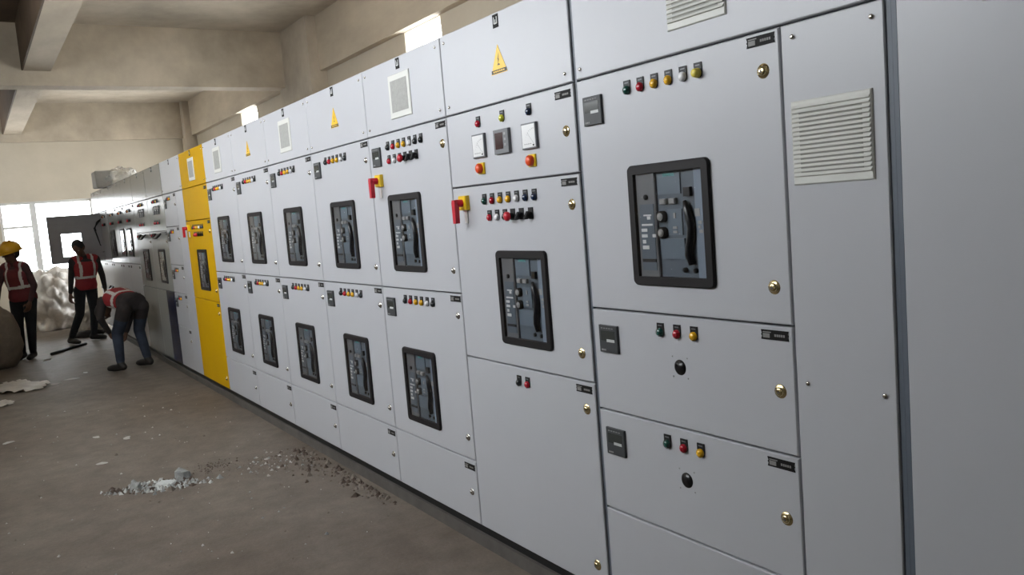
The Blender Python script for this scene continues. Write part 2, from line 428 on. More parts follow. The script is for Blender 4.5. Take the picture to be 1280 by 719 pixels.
def sign_mesh():
    def f():
        m = MB(); m.prism([(-.060, -.057), (.060, -.057), (0, .057)], -.0015, 0, 'sign_yellow')
        m.prism([(-.004, -.018), (.006, .0), (.001, .0), (.007, .026), (-.006, -.001), (-.001, -.001)], -.0020, -.0014, 'sign_ink')
        m.prism([(-.010, -.024), (.010, -.024), (.004, -.018), (-.004, -.018)], -.0020, -.0014, 'sign_ink')
        m.box((-.056, -.0020, -.055), (.056, -.0014, -.040), 'sign_ink')
        for i in range(6): m.box((-.042+.0145*i, -.0024, -.0505), (-.032+.0145*i, -.0018, -.0445), 'sign_yellow')
        return m.mesh('warning_sign')
    return cached('sign', f)
def screw_mesh():
    def f():
        m = MB(); m.disc(0, 0, .0065, -.004, 0, 'chrome', 10, dome=.002); return m.mesh('screw')
    return cached('screw', f)
def handle_mesh():
    def f():
        m = MB(); m.slab(-.032, .032, -.032, .032, -.022, 0, 'handle_yellow', .004); m.disc(0, 0, .017, -.052, -.020, 'handle_red', 16)
        m.prism([(-.013, -.088), (.010, -.088), (.015, .004), (.010, .016), (-.010, .016), (-.015, .004)], -.066, -.044, 'handle_red')
        m.box((-.012, -.006, -.090), (.012, 0, -.034), 'white_plastic'); return m.mesh('isolator_handle')
    return cached('handle', f)

text_cache = {}
def text_mesh(s, size, mat):
    cu = bpy.data.curves.new('logo', 'FONT'); cu.body = s; cu.size = size; cu.align_x = 'CENTER'; cu.align_y = 'CENTER'; cu.extrude = .0003; cu.resolution_u = 2
    o = bpy.data.objects.new('logo', cu); col.objects.link(o)
    dg = bpy.context.evaluated_depsgraph_get(); me = bpy.data.meshes.new_from_object(o.evaluated_get(dg))
    bpy.data.objects.remove(o); bpy.data.curves.remove(cu)
    for v in me.vertices: x, y, z = v.co; v.co = (x, -z, y)
    me.materials.clear(); me.materials.append(MATS[mat]); me.name = 'logo'; return me

BW, BH = .302, .345
def uv(u, v): return (-BW/2+u*BW, BH/2-v*BH)
SH = -.009
def breaker(parent, x, z, simple=False, dark=False):
    """air circuit breaker front: black rubber frame, recessed moulded face with controls"""
    def f_bezel():
        m = MB(); m.frame(.366, .398, .030, -.012, .018, 'bezel', .020); return m.mesh('circuit_breaker')
    b = link('circuit_breaker', cached('bezel', f_bezel), parent, (x, 0, z))
    def f_face():
        m = MB(); m.box((-.158, .016, -.178), (.158, .022, .178), 'breaker_dark')
        u0, v0 = uv(.86, .0); u1, v1 = uv(1., 1.); m.box((u0, .011, v1), (u1, .017, v0), 'breaker_light')
        u0, v0 = uv(.34, .63); u1, v1 = uv(.69, .82); m.box((u0, .008, v1), (u1, .017, v0), 'breaker_blue')
        u0, v0 = uv(.32, .03); u1, v1 = uv(.66, .22); m.box((u0, .012, v1), (u1, .017, v0), 'breaker_blue')
        u0, v0 = uv(.45, .36); u1, v1 = uv(.66, .60); m.box((u0, .012, v1), (u1, .017, v0), 'breaker_blue')
        return m.mesh('faceplate')
    link('faceplate', cached('face', f_face), b, (0, SH, 0))
    def f_unit():
        m = MB(); u0, v0 = uv(.0, .0); u1, v1 = uv(.30, 1.); m.slab(u0, u1, v1, v0, .006, .018, 'breaker_unit')
        u0, v0 = uv(.05, .30); u1, v1 = uv(.27, .93); m.box((u0, .004, v1), (u1, .0065, v0), 'breaker_dark')
        u, v = uv(.16, .235); m.disc(u, v, .009, .001, .007, 'black_plastic', 12)
        u0, v0 = uv(.06, .82); u1, v1 = uv(.27, .85); m.box((u0, .001, v1), (u1, .005, v0), 'black_plastic')
        return m.mesh('control_unit')
    link('control_unit', cached('unit', f_unit), b, (0, SH, 0))
    def f_marks():
        m = MB()
        for u, v, w, h in ((.16, .495, .17, .018), (.11, .545, .09, .03), (.11, .60, .09, .03), (.10, .655, .05, .035), (.12, .71, .10, .035), (.17, .405, .12, .014), (.19, .43, .05, .03), (.26, .60, .05, .03)):
            cx, cz = uv(u, v); m.box((cx-w*BW/2, .0025, cz-h*BH/2), (cx+w*BW/2, .0042, cz+h*BH/2), 'mark_white')
        for u, v, w, h in ((.56, .42, .03, .05), (.56, .53, .06, .022), (.56, .57, .06, .022), (.89, .40, .07, .07), (.92, .49, .05, .03), (.93, .57, .05, .03), (.91, .53, .03, .025)):
            cx, cz = uv(u, v); m.box((cx-w*BW/2, .0095, cz-h*BH/2), (cx+w*BW/2, .0115, cz+h*BH/2), 'mark_grey')
        for u, v in ((.67, .92), (.82, .925)):
            cx, cz = uv(u, v); m.disc(cx, cz, .008, .008, .017, 'black_plastic', 10)
        return m.mesh('marking')
    link('marking', cached('marks', f_marks), b, (0, SH, 0))['kind'] = 'stuff'
    def f_btn():
        m = MB(); m.slab(-.014, .014, -.009, .009, .002, .017, 'mark_grey', .003); return m.mesh('push_button')
    for u in (.41, .55):
        cx, cz = uv(u, .285); link('push_button', cached('btns', f_btn), b, (cx, SH, cz))
    def f_knob():
        m = MB(); m.disc(0, 0, .019, .002, .017, 'black_plastic', 16); m.disc(-.003, .0, .0125, .0, .003, 'mark_grey', 14); return m.mesh('knob')
    for u, v in ((.38, .425), (.38, .575)):
        cx, cz = uv(u, v); link('knob', cached('knob', f_knob), b, (cx, SH, cz))
    def f_lever():
        m = MB(); cx, cz = uv(.77, .21); m.box((cx-.014, .004, cz-.014), (cx+.014, .017, cz+.014), 'lever_black')
        pts = []
        for u, v in ((.74, .29), (.77, .37), (.80, .46), (.815, .54), (.80, .62), (.765, .70), (.755, .78), (.79, .87)):
            x_, z_ = uv(u, v); pts.append((x_, .004, z_))
        m.tube(pts, [.006, .012, .013, .013, .013, .012, .012, .009], 'lever_black', 8); return m.mesh('charging_lever')
    link('charging_lever', cached('lever', f_lever), b, (0, SH, 0))
    cx, cz = uv(.5, .045); link('logo', cached('logo', lambda: text_mesh('SIEMENS', .014, 'teal')), b, (cx, .0105+SH, cz))
    def f_cover():
        m = MB(); m.box((-.156, -.0110, -.172), (.156, -.0095, .172), 'clear_cover'); return m.mesh('clear_cover')
    link('clear_cover', cached('cover', f_cover), b)
    return b

def vent(parent, x, z, w=.235, h=.222, slats=15, separate=False, mesh_only=False):
    """plastic ventilation grille on a door"""
    def f():
        m = MB(); m.slab(-w/2, w/2, -h/2, h/2, -.006, 0, 'vent_plastic', .003)
        iw, ih = w*.78, h*.72
        if mesh_only: m.box((-iw/2, -.0068, -ih/2), (iw/2, -.0055, ih/2), 'filter_mat')
        else: m.box((-iw/2, -.0068, -ih/2), (iw/2, -.0055, ih/2), 'vent_dark')
        return m.mesh('vent_grille')
    v = link('vent_grille', cached(('vent', w, h, mesh_only), f), parent, (x, 0, z))
    ih = h*.86 if separate else h*.72; iw = w*.96 if separate else w*.78; p = ih/slats
    def f2():
        m = MB(); m.add([(-iw/2, -.0055, p*.74), (iw/2, -.0055, p*.74), (iw/2, -.0115, 0), (-iw/2, -.0115, 0), (-iw/2, -.0055, 0), (iw/2, -.0055, 0)],
                        [(0, 3, 2, 1), (3, 4, 5, 2), (0, 1, 5, 4), (0, 4, 3), (1, 2, 5)], 'vent_plastic'); return m.mesh('slat')
    if separate:
        sm = cached(('slat', w, h, slats), f2)
        for i in range(slats): link('slat', sm, v, (0, 0, .006-ih/2+p*(i+.12)))
    elif not mesh_only:
        def f3():
            m = MB()
            for i in range(slats):
                zc = -ih/2+p*(i+.15)
                m.add([(-iw/2, -.007, zc+p*.62), (iw/2, -.007, zc+p*.62), (iw/2, -.0145, zc), (-iw/2, -.0145, zc), (-iw/2, -.0085, zc), (iw/2, -.0085, zc)], [(0, 3, 2, 1), (3, 4, 5, 2), (0, 1, 5, 4), (0, 4, 3), (1, 2, 5)], 'vent_plastic')
            return m.mesh('louvre')
        link('louvre', cached(('louvre', w, h, slats), f3), v)
    return v

# ------------------------------------------------------------------ cabinets
YP = 1.875                        # plane of the door faces
TOP, H1, H2, H3, H4 = 2.375, 2.019, 1.211, .413, .10
GAP = .0035
class Cab:
    def __init__(s, x0, x1, label, paint='paint_grey', seam='seam', group=None, depth=1.15, y=0):
        s.x0, s.x1, s.paint, s.seamm = x0, x1, paint, seam
        s.xc = (x0+x1)/2
        s.root = empty('switchgear_cabinet', (s.xc, YP+y, H4)); tag(s.root, label, 'cabinet', group)
        mb = MB(); w = (x1-x0)/2-.001
        mb.box((-w, .021, 0), (w, depth, TOP-H4-.004), seam)
        link('cabinet_body', mb.mesh('cabinet_body'), s.root)
    def L(s, X): return X-s.xc
    def panel(s, name, xa, xb, za, zb, paint=None, g=GAP, y=0., hole=None):
        mb = MB(); cx, cz = (xa+xb)/2, (za+zb)/2
        if hole:
            hx, hz = hole[0]-cx, hole[1]-cz; a, b, q0, q1 = hx-.158, hx+.158, hz-.178, hz+.178; p_ = paint or s.paint
            x0_, x1_, z0_, z1_ = xa-cx+g, xb-cx-g, za-cz+g, zb-cz-g; O = [(x0_, z0_), (x1_, z0_), (x1_, z1_), (x0_, z1_)]; I = [(a, q0), (b, q0), (b, q1), (a, q1)]; c_ = .003
            O2 = [(x0_+c_, z0_+c_), (x1_-c_, z0_+c_), (x1_-c_, z1_-c_), (x0_+c_, z1_-c_)]
            vs_ = [(x, .022, z) for x, z in O]+[(x, c_, z) for x, z in O]+[(x, 0, z) for x, z in O2]+[(x, 0, z) for x, z in I]+[(x, .022, z) for x, z in I]
            fs = [(k_*4+i, k_*4+(i+1) % 4, ((k_+1) % 5)*4+(i+1) % 4, ((k_+1) % 5)*4+i) for k_ in range(5) for i in range(4)]
            mb.add(vs_, fs, p_)
        else: mb.slab(xa-cx+g, xb-cx-g, za-cz+g, zb-cz-g, 0, .022, paint or s.paint)
        o = link(name, mb.mesh(name), s.root, (cx-s.xc, y, cz-H4)); o['_c'] = (cx, cz); return o
    def put(s, door, me, X, Z, name=None, y=0):
        cx, cz = door['_c']; return link(name or me.name.split('.')[0], me, door, (X-cx, y, Z-cz))
    def lamps(s, door, xs, z, cols):
        for x, c in zip(xs, cols):
            if c == 'mush': s.put(door, mushroom_mesh(), x, z)
            elif c == 'sel': s.put(door, selector_mesh(), x, z)
            elif c == 'btn': s.put(door, lamp_mesh('lens_yellow', True), x, z, 'push_button')
            else: s.put(door, lamp_mesh('lens_'+c), x, z)
    def screws(s, door, xs, zs):
        for x in xs:
            for z in zs: s.put(door, screw_mesh(), x, z)

def header(c, kind, xa=None, xb=None, name='header_panel', paint=None):
    xa = c.x0 if xa is None else xa; xb = c.x1 if xb is None else xb
    h = c.panel(name, xa, xb, H1, TOP, paint)
    xm = (xa+xb)/2
    c.put(h, small_plate_mesh(), xm, 2.338)
    if kind == 'sign': c.put(h, sign_mesh(), xm, 2.189)
    if kind == 'vent':
        cx, cz = h['_c']; v = vent(h, xm-cx, 2.185-cz, .235, .215, 12, mesh_only=True)
    c.screws(h, (xa+.04, xb-.045), (2.337, 2.056))
    return h

ROW7 = ('dark', 'red', 'amber', 'amber', 'white', 'dark', 'dark')
ROW6 = ('dark', 'red', 'amber', 'amber', 'white', 'dark')
def double(x0, x1, label, hk, extra=False, boff=0.):
    c = Cab(x0, x1, label, group='light grey breaker cabinets with two breakers')
    header(c, hk)
    w = x1-x0; xb = (x0+x1)/2+boff
    # upper door
    d = c.panel('door', x0, x1, H2, H1, hole=(xb, 1.503))
    c.put(d, plate_mesh(), x1-.057, 1.992); c.put(d, lock_mesh('chrome' if not extra else 'brass'), x1-.052, 1.906); c.put(d, lock_mesh('chrome'), x1-.052, 1.319)
    c.put(d, meter_mesh(), x0+.102, 1.907)
    if extra:
        c.lamps(d, [x0+.246+.0627*i for i in range(7)], 1.946, ROW7)
        c.lamps(d, [x0+.249+.0622*i for i in range(6)], 1.876, ('red', 'white', 'dark', 'mush', 'sel', 'sel'))
        c.put(d, handle_mesh(), x0+.115, 1.783)
    else:
        c.lamps(d, [x0+.246+.062*i for i in range(6)], 1.946, ROW6)
    breaker(c.root, xb-c.xc, 1.503-H4)
    # lower door
    d = c.panel('door', x0, x1, H3, H2, hole=(xb, .70))
    c.put(d, plate_mesh(), x1-.057, 1.186); c.put(d, lock_mesh('chrome'), x1-.047, 1.106); c.put(d, lock_mesh('chrome'), x1-.052, .521)
    c.put(d, meter_mesh(), x0+.107, 1.107)
    c.lamps(d, [x0+.285+.062*i for i in range(6)], 1.149, ROW6)
    breaker(c.root, xb-c.xc, .70-H4)
    d = c.panel('door', x0, x1, H4, H3)
    c.put(d, plate_mesh(), x1-.062, .376); c.put(d, lock_mesh('chrome'), x1-.06, .251)
    return c

XJ = [-7.904, -6.94, -6.036, -5.134, -4.236, -3.355, -2.402, -1.502, -1.184]
double(XJ[0], XJ[1], 'light grey two-breaker cabinet with a vent grille on top, beside the yellow cabinet', 'vent')
double(XJ[1], XJ[2], 'light grey two-breaker cabinet with a warning triangle, second from the yellow cabinet', 'sign')
double(XJ[2], XJ[3], 'light grey two-breaker cabinet with a vent grille, third from the yellow cabinet', 'vent')
double(XJ[3], XJ[4], 'light grey two-breaker cabinet with a warning triangle, fourth from the yellow cabinet', 'sign')
double(XJ[4], XJ[5], 'light grey two-breaker cabinet with vent grille, red handle and double row of lamps', 'vent', True, -.058)

def single(x0, x1, label, paint='paint_grey', seam='seam', hk='sign', full=True, group=None):
    """incomer cabinet: metering door on top, one breaker door, tall bottom door"""
    c = Cab(x0, x1, label, paint, seam, group)
    header(c, hk); X = lambda v: x0+(v+3.355)*(x1-x0)/.953
    d = c.panel('door', x0, x1, 1.697, H1)
    if full:
        c.lamps(d, [X(-3.074), X(-2.884), X(-2.690)], 1.955, ('red', 'lime', 'blue'))
        c.put(d, dial_mesh(), X(-3.075), 1.861); c.put(d, display_mesh(), X(-2.890), 1.861); c.put(d, dial_mesh(), X(-2.692), 1.861)
        c.put(d, rotary_mesh(), X(-3.075), 1.766); c.put(d, rotary_mesh(), X(-2.690), 1.766)
        c.put(d, lock_mesh('brass'), X(-2.463), 1.853); c.put(d, plate_mesh(), X(-2.468), 1.985)
    else:
        c.put(d, plate_mesh(), X(-2.468), 2.085-.1)
    d = c.panel('door', x0, x1, .920, 1.697, hole=(X(-2.829), 1.2145))
    c.put(d, plate_mesh(), X(-2.468), 1.668); c.put(d, lock_mesh('brass'), X(-2.461), 1.585); c.put(d, lock_mesh('brass'), X(-2.467), 1.027)
    c.lamps(d, [X(-3.075+.063*i) for i in range(7)], 1.627, ('green', 'red', 'amber', 'amber', 'white', 'blue', 'blue'))
    c.lamps(d, [X(v) for v in (-3.043, -2.982, -2.921, -2.862, -2.798, -2.732)], 1.556, ('red', 'white', 'dark', 'mush', 'sel', 'sel'))
    c.put(d, handle_mesh(), X(-3.240), 1.626)
    breaker(c.root, X(-2.829)-c.xc, 1.2145-H4)
    d = c.panel('door', x0, x1, H4, .920)
    if full: c.lamps(d, [X(-2.916), X(-2.852)], .855, ('dark', 'red'))
    c.put(d, plate_mesh(), X(-2.468), .890); c.put(d, lock_mesh('brass'), X(-2.461), .813); c.put(d, lock_mesh('brass'), X(-2.466), .198)
    return c
single(XJ[5], XJ[6]-.004, 'light grey cabinet with two dial meters, a red handle and one breaker')

# feeder cabinet with its cable alley
c = Cab(XJ[6], XJ[8], 'light grey cabinet with one large breaker, feeder doors and a tall vented side panel')
xa, xb = XJ[6]+.011, XJ[7]
h = c.panel('header_panel', xa, XJ[8]-.012, H1, TOP)
c.put(h, small_plate_mesh(), -1.80, 2.338); c.screws(h, (xa+.03, XJ[8]-.05), (2.337, 2.056))
cx, cz = h['_c']; vent(h, -1.797-cx, 2.195-cz, .235, .21, 13, separate=True)
d = c.panel('door', xa, xb, 1.205, H1, hole=(-1.957, 1.499))
c.put(d, meter_mesh(), -2.300, 1.904); c.lamps(d, [-2.119, -2.054, -1.989, -1.925, -1.862, -1.800], 1.947, ('green', 'red', 'amber', 'amber', 'white', 'btn'))
c.put(d, plate_mesh(), -1.565, 1.993); c.put(d, lock_mesh('brass'), -1.561, 1.910); c.put(d, lock_mesh('brass'), -1.560, 1.313)
breaker(c.root, -1.957-c.xc, 1.499-H4)
def hole_mesh():
    m = MB(); m.disc(0, 0, .0255, -.0012, 0, 'lever_black', 24)
    for a in (45, 135, 225, 315): m.disc(.047*math.cos(math.radians(a)), .047*math.sin(math.radians(a)), .0028, -.001, 0, 'mark_grey', 8)
    return m.mesh('switch_hole')
for z0, z1, zm, zl, zh, zt, zk in ((.831, 1.205, 1.098, 1.146, 1.036, 1.176, 1.015), (.455, .831, .720, .768, .659, .800, .640)):
    d = c.panel('door', xa, xb, z0, z1)
    c.put(d, meter_mesh(), -2.299, zm); c.lamps(d, (-2.033, -1.956, -1.881), zl, ('green', 'red', 'amber'))
    c.put(d, cached('hole', hole_mesh), -1.953, zh); c.put(d, plate_mesh(), -1.566, zt); c.put(d, lock_mesh('brass'), -1.556, zk)
d = c.panel('door', xa, xb, H4, .455); c.put(d, plate_mesh(), -1.566, .425); c.put(d, lock_mesh('brass'), -1.556, .28)
d = c.panel('side_panel', XJ[7], XJ[8]-.012, H4, H1)
cx, cz = d['_c']; vent(d, -1.354-cx, 1.703-cz, .238, .22, 16, separate=True); c.screws(d, (-1.460, -1.231), (1.981, 1.051, .16))

def filler(c, X, w, z0, z1):
    mb = MB(); mb.box((-w/2, .006, z0-H4), (w/2, .0205, z1-H4), 'filler'); link('joint_strip', mb.mesh('joint_strip'), c.root, (X-c.xc, 0, 0))
filler(c, XJ[8]-.006, .012, H4, TOP-.006); filler(c, XJ[6]+.006, .011, H4, TOP-.006)
# plain end cabinet, mostly outside the frame
c = Cab(XJ[8], -.20, 'plain light grey cabinet at the right edge with large blank panel')
d = c.panel('side_panel', XJ[8]+.012, -.20, H4, TOP); cx, cz = d['_c']; vent(d, -.852-cx, 2.065-cz, .235, .222, 15, separate=True)
c.screws(d, (-1.11, -.25), (2.33, .16)); filler(c, XJ[8]+.0065, .012, H4, TOP-.006)

# yellow bus coupler
single(-8.93, XJ[0], 'bright yellow cabinet with one breaker standing between light grey cabinets', 'paint_yellow', 'seam_yellow', 'vent', full=False)

# light grey feeder cabinet beyond the yellow one
c = Cab(-9.93, -8.93, 'light grey feeder cabinet with small doors between yellow and glossy cabinets')
header(c, 'none')
xm = -9.27
for z0, z1 in ((1.66, H1), (1.24, 1.66), (.93, 1.24), (.55, .93), (H4, .55)):
    d = c.panel('door', -9.93, xm, z0, z1)
    c.put(d, plate_mesh(), xm-.07, z1-.03); c.put(d, lock_mesh('chrome'), xm-.05, z1-.13)
    if z0 > .2: c.put(d, meter_mesh(), -9.93+.1, z1-.11); c.lamps(d, (-9.72, -9.65, -9.58), z1-.06, ('green', 'red', 'amber'))
d = c.panel('side_panel', xm, -8.93, H4, H1)

# glossy far section
GF = 'glossy cabinets at the far end of the row'
def far_single(x0, x1, label, navy=False):
    c = Cab(x0, x1, label, 'paint_far', group=GF)
    header(c, 'none', paint='paint_far_header'); xm = (x0+x1)/2
    d = c.panel('door', x0, x1, 1.62, H1)
    c.lamps(d, [xm-.15+.075*i for i in range(5)], 1.965, ('dark', 'red', 'dark', 'amber', 'dark'))
    for dx in (-.11, .02, .15): c.put(d, meter_mesh(), xm+dx, 1.868)
    c.lamps(d, [xm-.15+.075*i for i in range(5)], 1.72, ('red', 'red', 'dark', 'red', 'dark'))
    d = c.panel('door', x0, x1, .93, 1.62, hole=(c.xc+.06, 1.214))
    c.put(d, handle_bar_mesh(), xm-.02, 1.565); c.put(d, lock_mesh('chrome'), x1-.06, 1.5); c.put(d, plate_mesh(), x1-.07, 1.59)
    c.lamps(d, [x0+.08+.07*i for i in range(3)], 1.575, ('red', 'dark', 'red'))
    breaker(c.root, .06, 1.214-H4)
    if navy:
        c.panel('door', x0, xm+.02, H4, .93); c.panel('door', xm+.02, x1, H4, .93, 'paint_navy')['label'] = 'dark navy lower door'
    else: c.panel('door', x0, x1, H4, .93)
    return c
def handle_bar_mesh():
    def f():
        m = MB(); m.tube([(-.16, 0, .03), (-.15, -.03, 0), (-.1, -.045, -.02), (.1, -.045, -.02), (.15, -.03, 0), (.16, 0, .03)], .012, 'black_plastic', 8); return m.mesh('pull_handle')
    return cached('pull', f)
far_single(-10.93, -9.93, 'glossy grey breaker cabinet with navy lower door beside the light grey feeder cabinet', True)
far_single(-11.93, -10.93, 'glossy grey breaker cabinet behind the bending worker, next to navy door cabinet')
def far_narrow(x0, x1, label, xb=None, opened=False):
    c = Cab(x0, x1, label, 'paint_far', group=GF)
    header(c, 'none', paint='paint_far_header'); xm = (x0+x1)/2
    if opened:
        w = .785
        mb = MB(); t = .022
        zc = (1.235+H1-.02)/2; hh = (H1-.02-1.235)/2
        # leaf hinged on the right edge and swung out, with the breaker cut-out left open
        cw, ch = .29, .368; ca, cb = .315, .315+cw; cz0 = 1.338-zc; cz1 = cz0+ch
        for a, b, q0, q1 in ((0, ca, -hh, hh), (cb, w, -hh, hh), (ca, cb, -hh, cz0), (ca, cb, cz1, hh)):
            mb.box((0, -b, q0), (t, -a, q1), 'paint_dark')
        mb.box((.022, -w+.02, hh-.10), (.040, -.02, hh-.085), 'paint_dark')
        o = link('open_door', mb.mesh('open_door'), c.root, (x1-c.xc-.01, 0, zc-H4)); o['label'] = 'dark grey door swung open with a square cut-out'
        for zz in (-.25, .25):
            hb = MB(); hb.disc(0, 0, .012, -.02, .03, 'steel', 10); link('hinge', hb.mesh('hinge'), o, (.012, -.01, zz))
        wi = MB()
        for i in range(5):
            ph = rnd.random()
            wi.tube([(.03+.012*i, .04, .33), (.05+.015*i, -.05-.01*i, .30-.03*i), (.045+.012*i, -.07-.012*i, .15), (.035+.01*i, -.05, -.02-.03*i), (.03, .04, -.16)], .007, 'black_plastic', 6)
        link('wiring_loom', wi.mesh('wiring_loom'), c.root, (x1-c.xc-.06, 0, zc-H4))
    else:
        d = c.panel('door', x0, x1, 1.205, H1, hole=(xb, 1.505)) if xb else c.panel('door', x0, x1, 1.205, H1, 'paint_dark')
        c.put(d, plate_mesh(), x1-.07, 1.985); c.lamps(d, [xm-.15+.07*i for i in range(5)], 1.93, ('dark', 'red', 'amber', 'white', 'dark'))
        c.lamps(d, [xm-.12+.07*i for i in range(4)], 1.80, ('red', 'dark', 'mush', 'sel'))
        if xb: breaker(c.root, xb-c.xc, 1.505-H4)
    d = c.panel('door', x0, x1, .62, 1.205, 'paint_grey'); c.put(d, plate_mesh(), x1-.08, 1.165); c.put(d, plate_mesh(), x0+.12, 1.165); c.put(d, handle_bar_mesh(), xm, .78)
    d = c.panel('door', x0, x1, H4, .62, 'paint_grey')
    return c
far_narrow(-12.82, -11.93, 'glossy grey cabinet with pale lower doors, nearest of the three before the dark door', -12.50)
far_narrow(-13.50, -12.82, 'glossy grey cabinet with pale lower doors, middle of the three before the dark door', -13.12)
far_narrow(-14.45, -13.50, 'glossy grey cabinet with pale lower doors, farthest of the three with breakers', -14.02)
far_narrow(-15.25, -14.45, 'far cabinet with a closed dark grey upper door beside the open door')
far_narrow(-16.13, -15.25, 'far grey cabinet with its dark upper door swung open', opened=True)

# plinth: black gap strip and steel channel under the row
t = empty('base_channel', (-7.7, YP, 0)); tag(t, 'steel base channel on the floor under the row of cabinets', 'steel channel')
mb = MB(); mb.box((-7.55, -.004, 0), (7.5, .06, .062), 'steel'); mb.box((-7.55, .06, 0), (7.5, .12, .012), 'steel'); link('channel', mb.mesh('channel'), t)
mb = MB(); mb.box((-7.58, .012, .062), (7.5, 1.1, .099), 'black_plastic'); link('packing_strip', mb.mesh('packing_strip'), t)

# ------------------------------------------------------------------ lumpy things
def lumpy(name, loc, size, mat, seed, sub=4, amp=.12, freq=2.2, crease=0., flat=True, parent=None):
    bm = bmesh.new(); bmesh.ops.create_icosphere(bm, subdivisions=sub, radius=1)
    off = Vector((seed*3.7, seed*1.3, seed*2.1))
    for v in bm.verts:
        d = v.co.normalized(); p = d*freq+off
        n = noise.fractal(p, 1., 2., 4)*amp
        if crease: n += (abs(noise.noise(p*1.3))-.25)*crease+(abs(noise.noise(p*3.1+off))-.2)*crease*.5+(abs(noise.noise(p*7.3+off))-.2)*crease*.2
        q = d*(1+n)
        if flat: q.z = max(q.z, -.72)
        # squarish sack profile
        v.co = Vector((q.x*size[0], q.y*size[1], (q.z+.72)*size[2]/1.72))
    me = bpy.data.meshes.new(name); bm.to_mesh(me); bm.free()
    for p in me.polygons: p.use_smooth = True
    me.materials.append(MATS[mat])
    return link(name, me, parent, loc)
o = lumpy('sack', (-12.95, .12, 0), (.42, .34, .86), 'sack', 2, amp=.10, crease=.08); tag(o, 'full brown sack on the floor in front of the helmeted worker', 'sack')
o = lumpy('plastic_bundle', (-17.5, 1.22, 0), (.55, .50, 1.10), 'plastic_film', 5, 5, .10, 2.0, .28); tag(o, 'crumpled bundle of pale plastic film under the window, left', 'plastic bundle', 'plastic bundles under the window')
o = lumpy('plastic_bundle', (-16.3, 1.62, 0), (.40, .22, .55), 'plastic_film', 9, 5, .10, 2.2, .28); tag(o, 'crumpled bundle of pale plastic film beside the far cabinets', 'plastic bundle', 'plastic bundles under the window')
t = empty('wrapped_carton', (-14.5, 2.02, TOP)); tag(t, 'carton with crumpled clear plastic wrap on top of the far cabinets', 'package')
mb = MB(); mb.slab(-.22, .22, 0, .25, -.26, -.02, 'carton', .01); link('carton', mb.mesh('carton'), t, (0, 0, .0))
lumpy('plastic_wrap', (.05, .14, 0), (.40, .26, .30), 'clear_film', 13, 5, .10, 1.6, .3, parent=t)
def shard(name, x, y, sx, sy, rz, mat, label, cat, group, seed, h=.012, z=0.):
    r = random.Random(seed); n = 7; pts = []
    for i in range(n):
        a = 2*math.pi*i/n+r.uniform(-.25, .25); k_ = r.uniform(.65, 1.05); pts.append((sx*k_*math.cos(a), sy*k_*math.sin(a)))
    vs_ = [(px, py, .001) for px, py in pts]+[(px*.92, py*.92, h*r.uniform(.4, 1.2)) for px, py in pts]+[(0, 0, h*.9)]
    fs = [tuple(range(n-1, -1, -1))]+[(i, (i+1) % n, n+(i+1) % n, n+i) for i in range(n)]+[(n+i, n+(i+1) % n, 2*n) for i in range(n)]
    mb = MB(); mb.add(vs_, fs, mat); o = link(name, mb.mesh(name), None, (x, y, z), (0, 0, rz)); return tag(o, label, cat, group)
def crumbs(name, n, pos, size, mats, label, cat, seed):
    r = random.Random(seed); mb = MB()
    for i in range(n):
        x, y = pos(r); s = size(r); q = [r.uniform(.6, 1.2) for _ in range(6)]; a = r.uniform(0, 3.1); ca, sa = math.cos(a)*s, math.sin(a)*s
        vs_ = [(x+ca*q[0], y+sa*q[0], .0), (x-sa*q[1], y+ca*q[1], .0), (x-ca*q[2], y-sa*q[2], 0), (x+sa*q[3], y-ca*q[3], 0), (x+ca*.25, y+sa*.2, s*.9*q[4]), (x-ca*.3, y-sa*.2, s*.8*q[5])]
        mb.add(vs_, [(0, 1, 4), (1, 5, 4), (1, 2, 5), (2, 3, 5), (3, 4, 5), (3, 0, 4), (3, 2, 1, 0)], r.choice(mats))
    o = link(name, mb.mesh(name)); return tag(o, label, cat, kind='stuff')
def pile_pos(r):
    t_ = r.gauss(0, .45); u = r.gauss(0, .4); t_ = max(-1.1, min(1.3, t_))
    return (-5.64+.10*t_+.16*u*(1-.4*abs(t_)), .82+.27*t_+.02*u)
crumbs('rubble', 800, pile_pos, lambda r: abs(r.gauss(0, .010))+.004, ['rubble_grey', 'rubble_grey', 'rubble_pale', 'dirt_pale', 'dirt'], 'small pile of grey rubble chips on the open floor', 'rubble', 3)
crumbs('floor_grit', 260, lambda r: (r.uniform(-9, -3.6), r.uniform(-.2, 1.75)), lambda r: abs(r.gauss(0, .004))+.0025, ['dirt_pale', 'rubble_grey', 'paper'], 'scattered pale grit on the dusty floor', 'grit', 4)
def edge_pos(r):
    t_ = r.random(); return (-5.75+1.5*t_+r.gauss(0, .06), 1.83-abs(r.gauss(0, .10))*(1.5 if t_ < .5 else .5))
crumbs('dirt_crumbs', 380, edge_pos, lambda r: abs(r.gauss(0, .010))+.003, ['dirt', 'dirt', 'dirt_pale', 'dirt_pale'], 'brown dirt crumbs swept along the steel channel', 'dirt', 5)
crumbs('dirt_clods', 220, lambda r: (-5.55+r.gauss(0, .14), 1.52+r.gauss(0, .13)), lambda r: abs(r.gauss(0, .007))+.002, ['dirt_pale', 'dirt_pale', 'rubble_grey', 'paper'], 'patch of pale dirt clods between rubble and channel', 'dirt', 6)
crumbs('brown_dust', 260, lambda r: (-5.80+r.gauss(0, .07), 1.20+r.gauss(0, .07)), lambda r: abs(r.gauss(0, .003))+.0015, ['dirt'], 'smear of dark brown dust right of the rubble pile', 'dust', 8)
GP = 'pieces in the rubble pile'
shard('plaster_chunk', -5.68, .70, .055, .045, .3, 'rubble_grey', 'rounded grey plaster chunk at the left of the rubble pile', 'debris', GP, 1, .05)
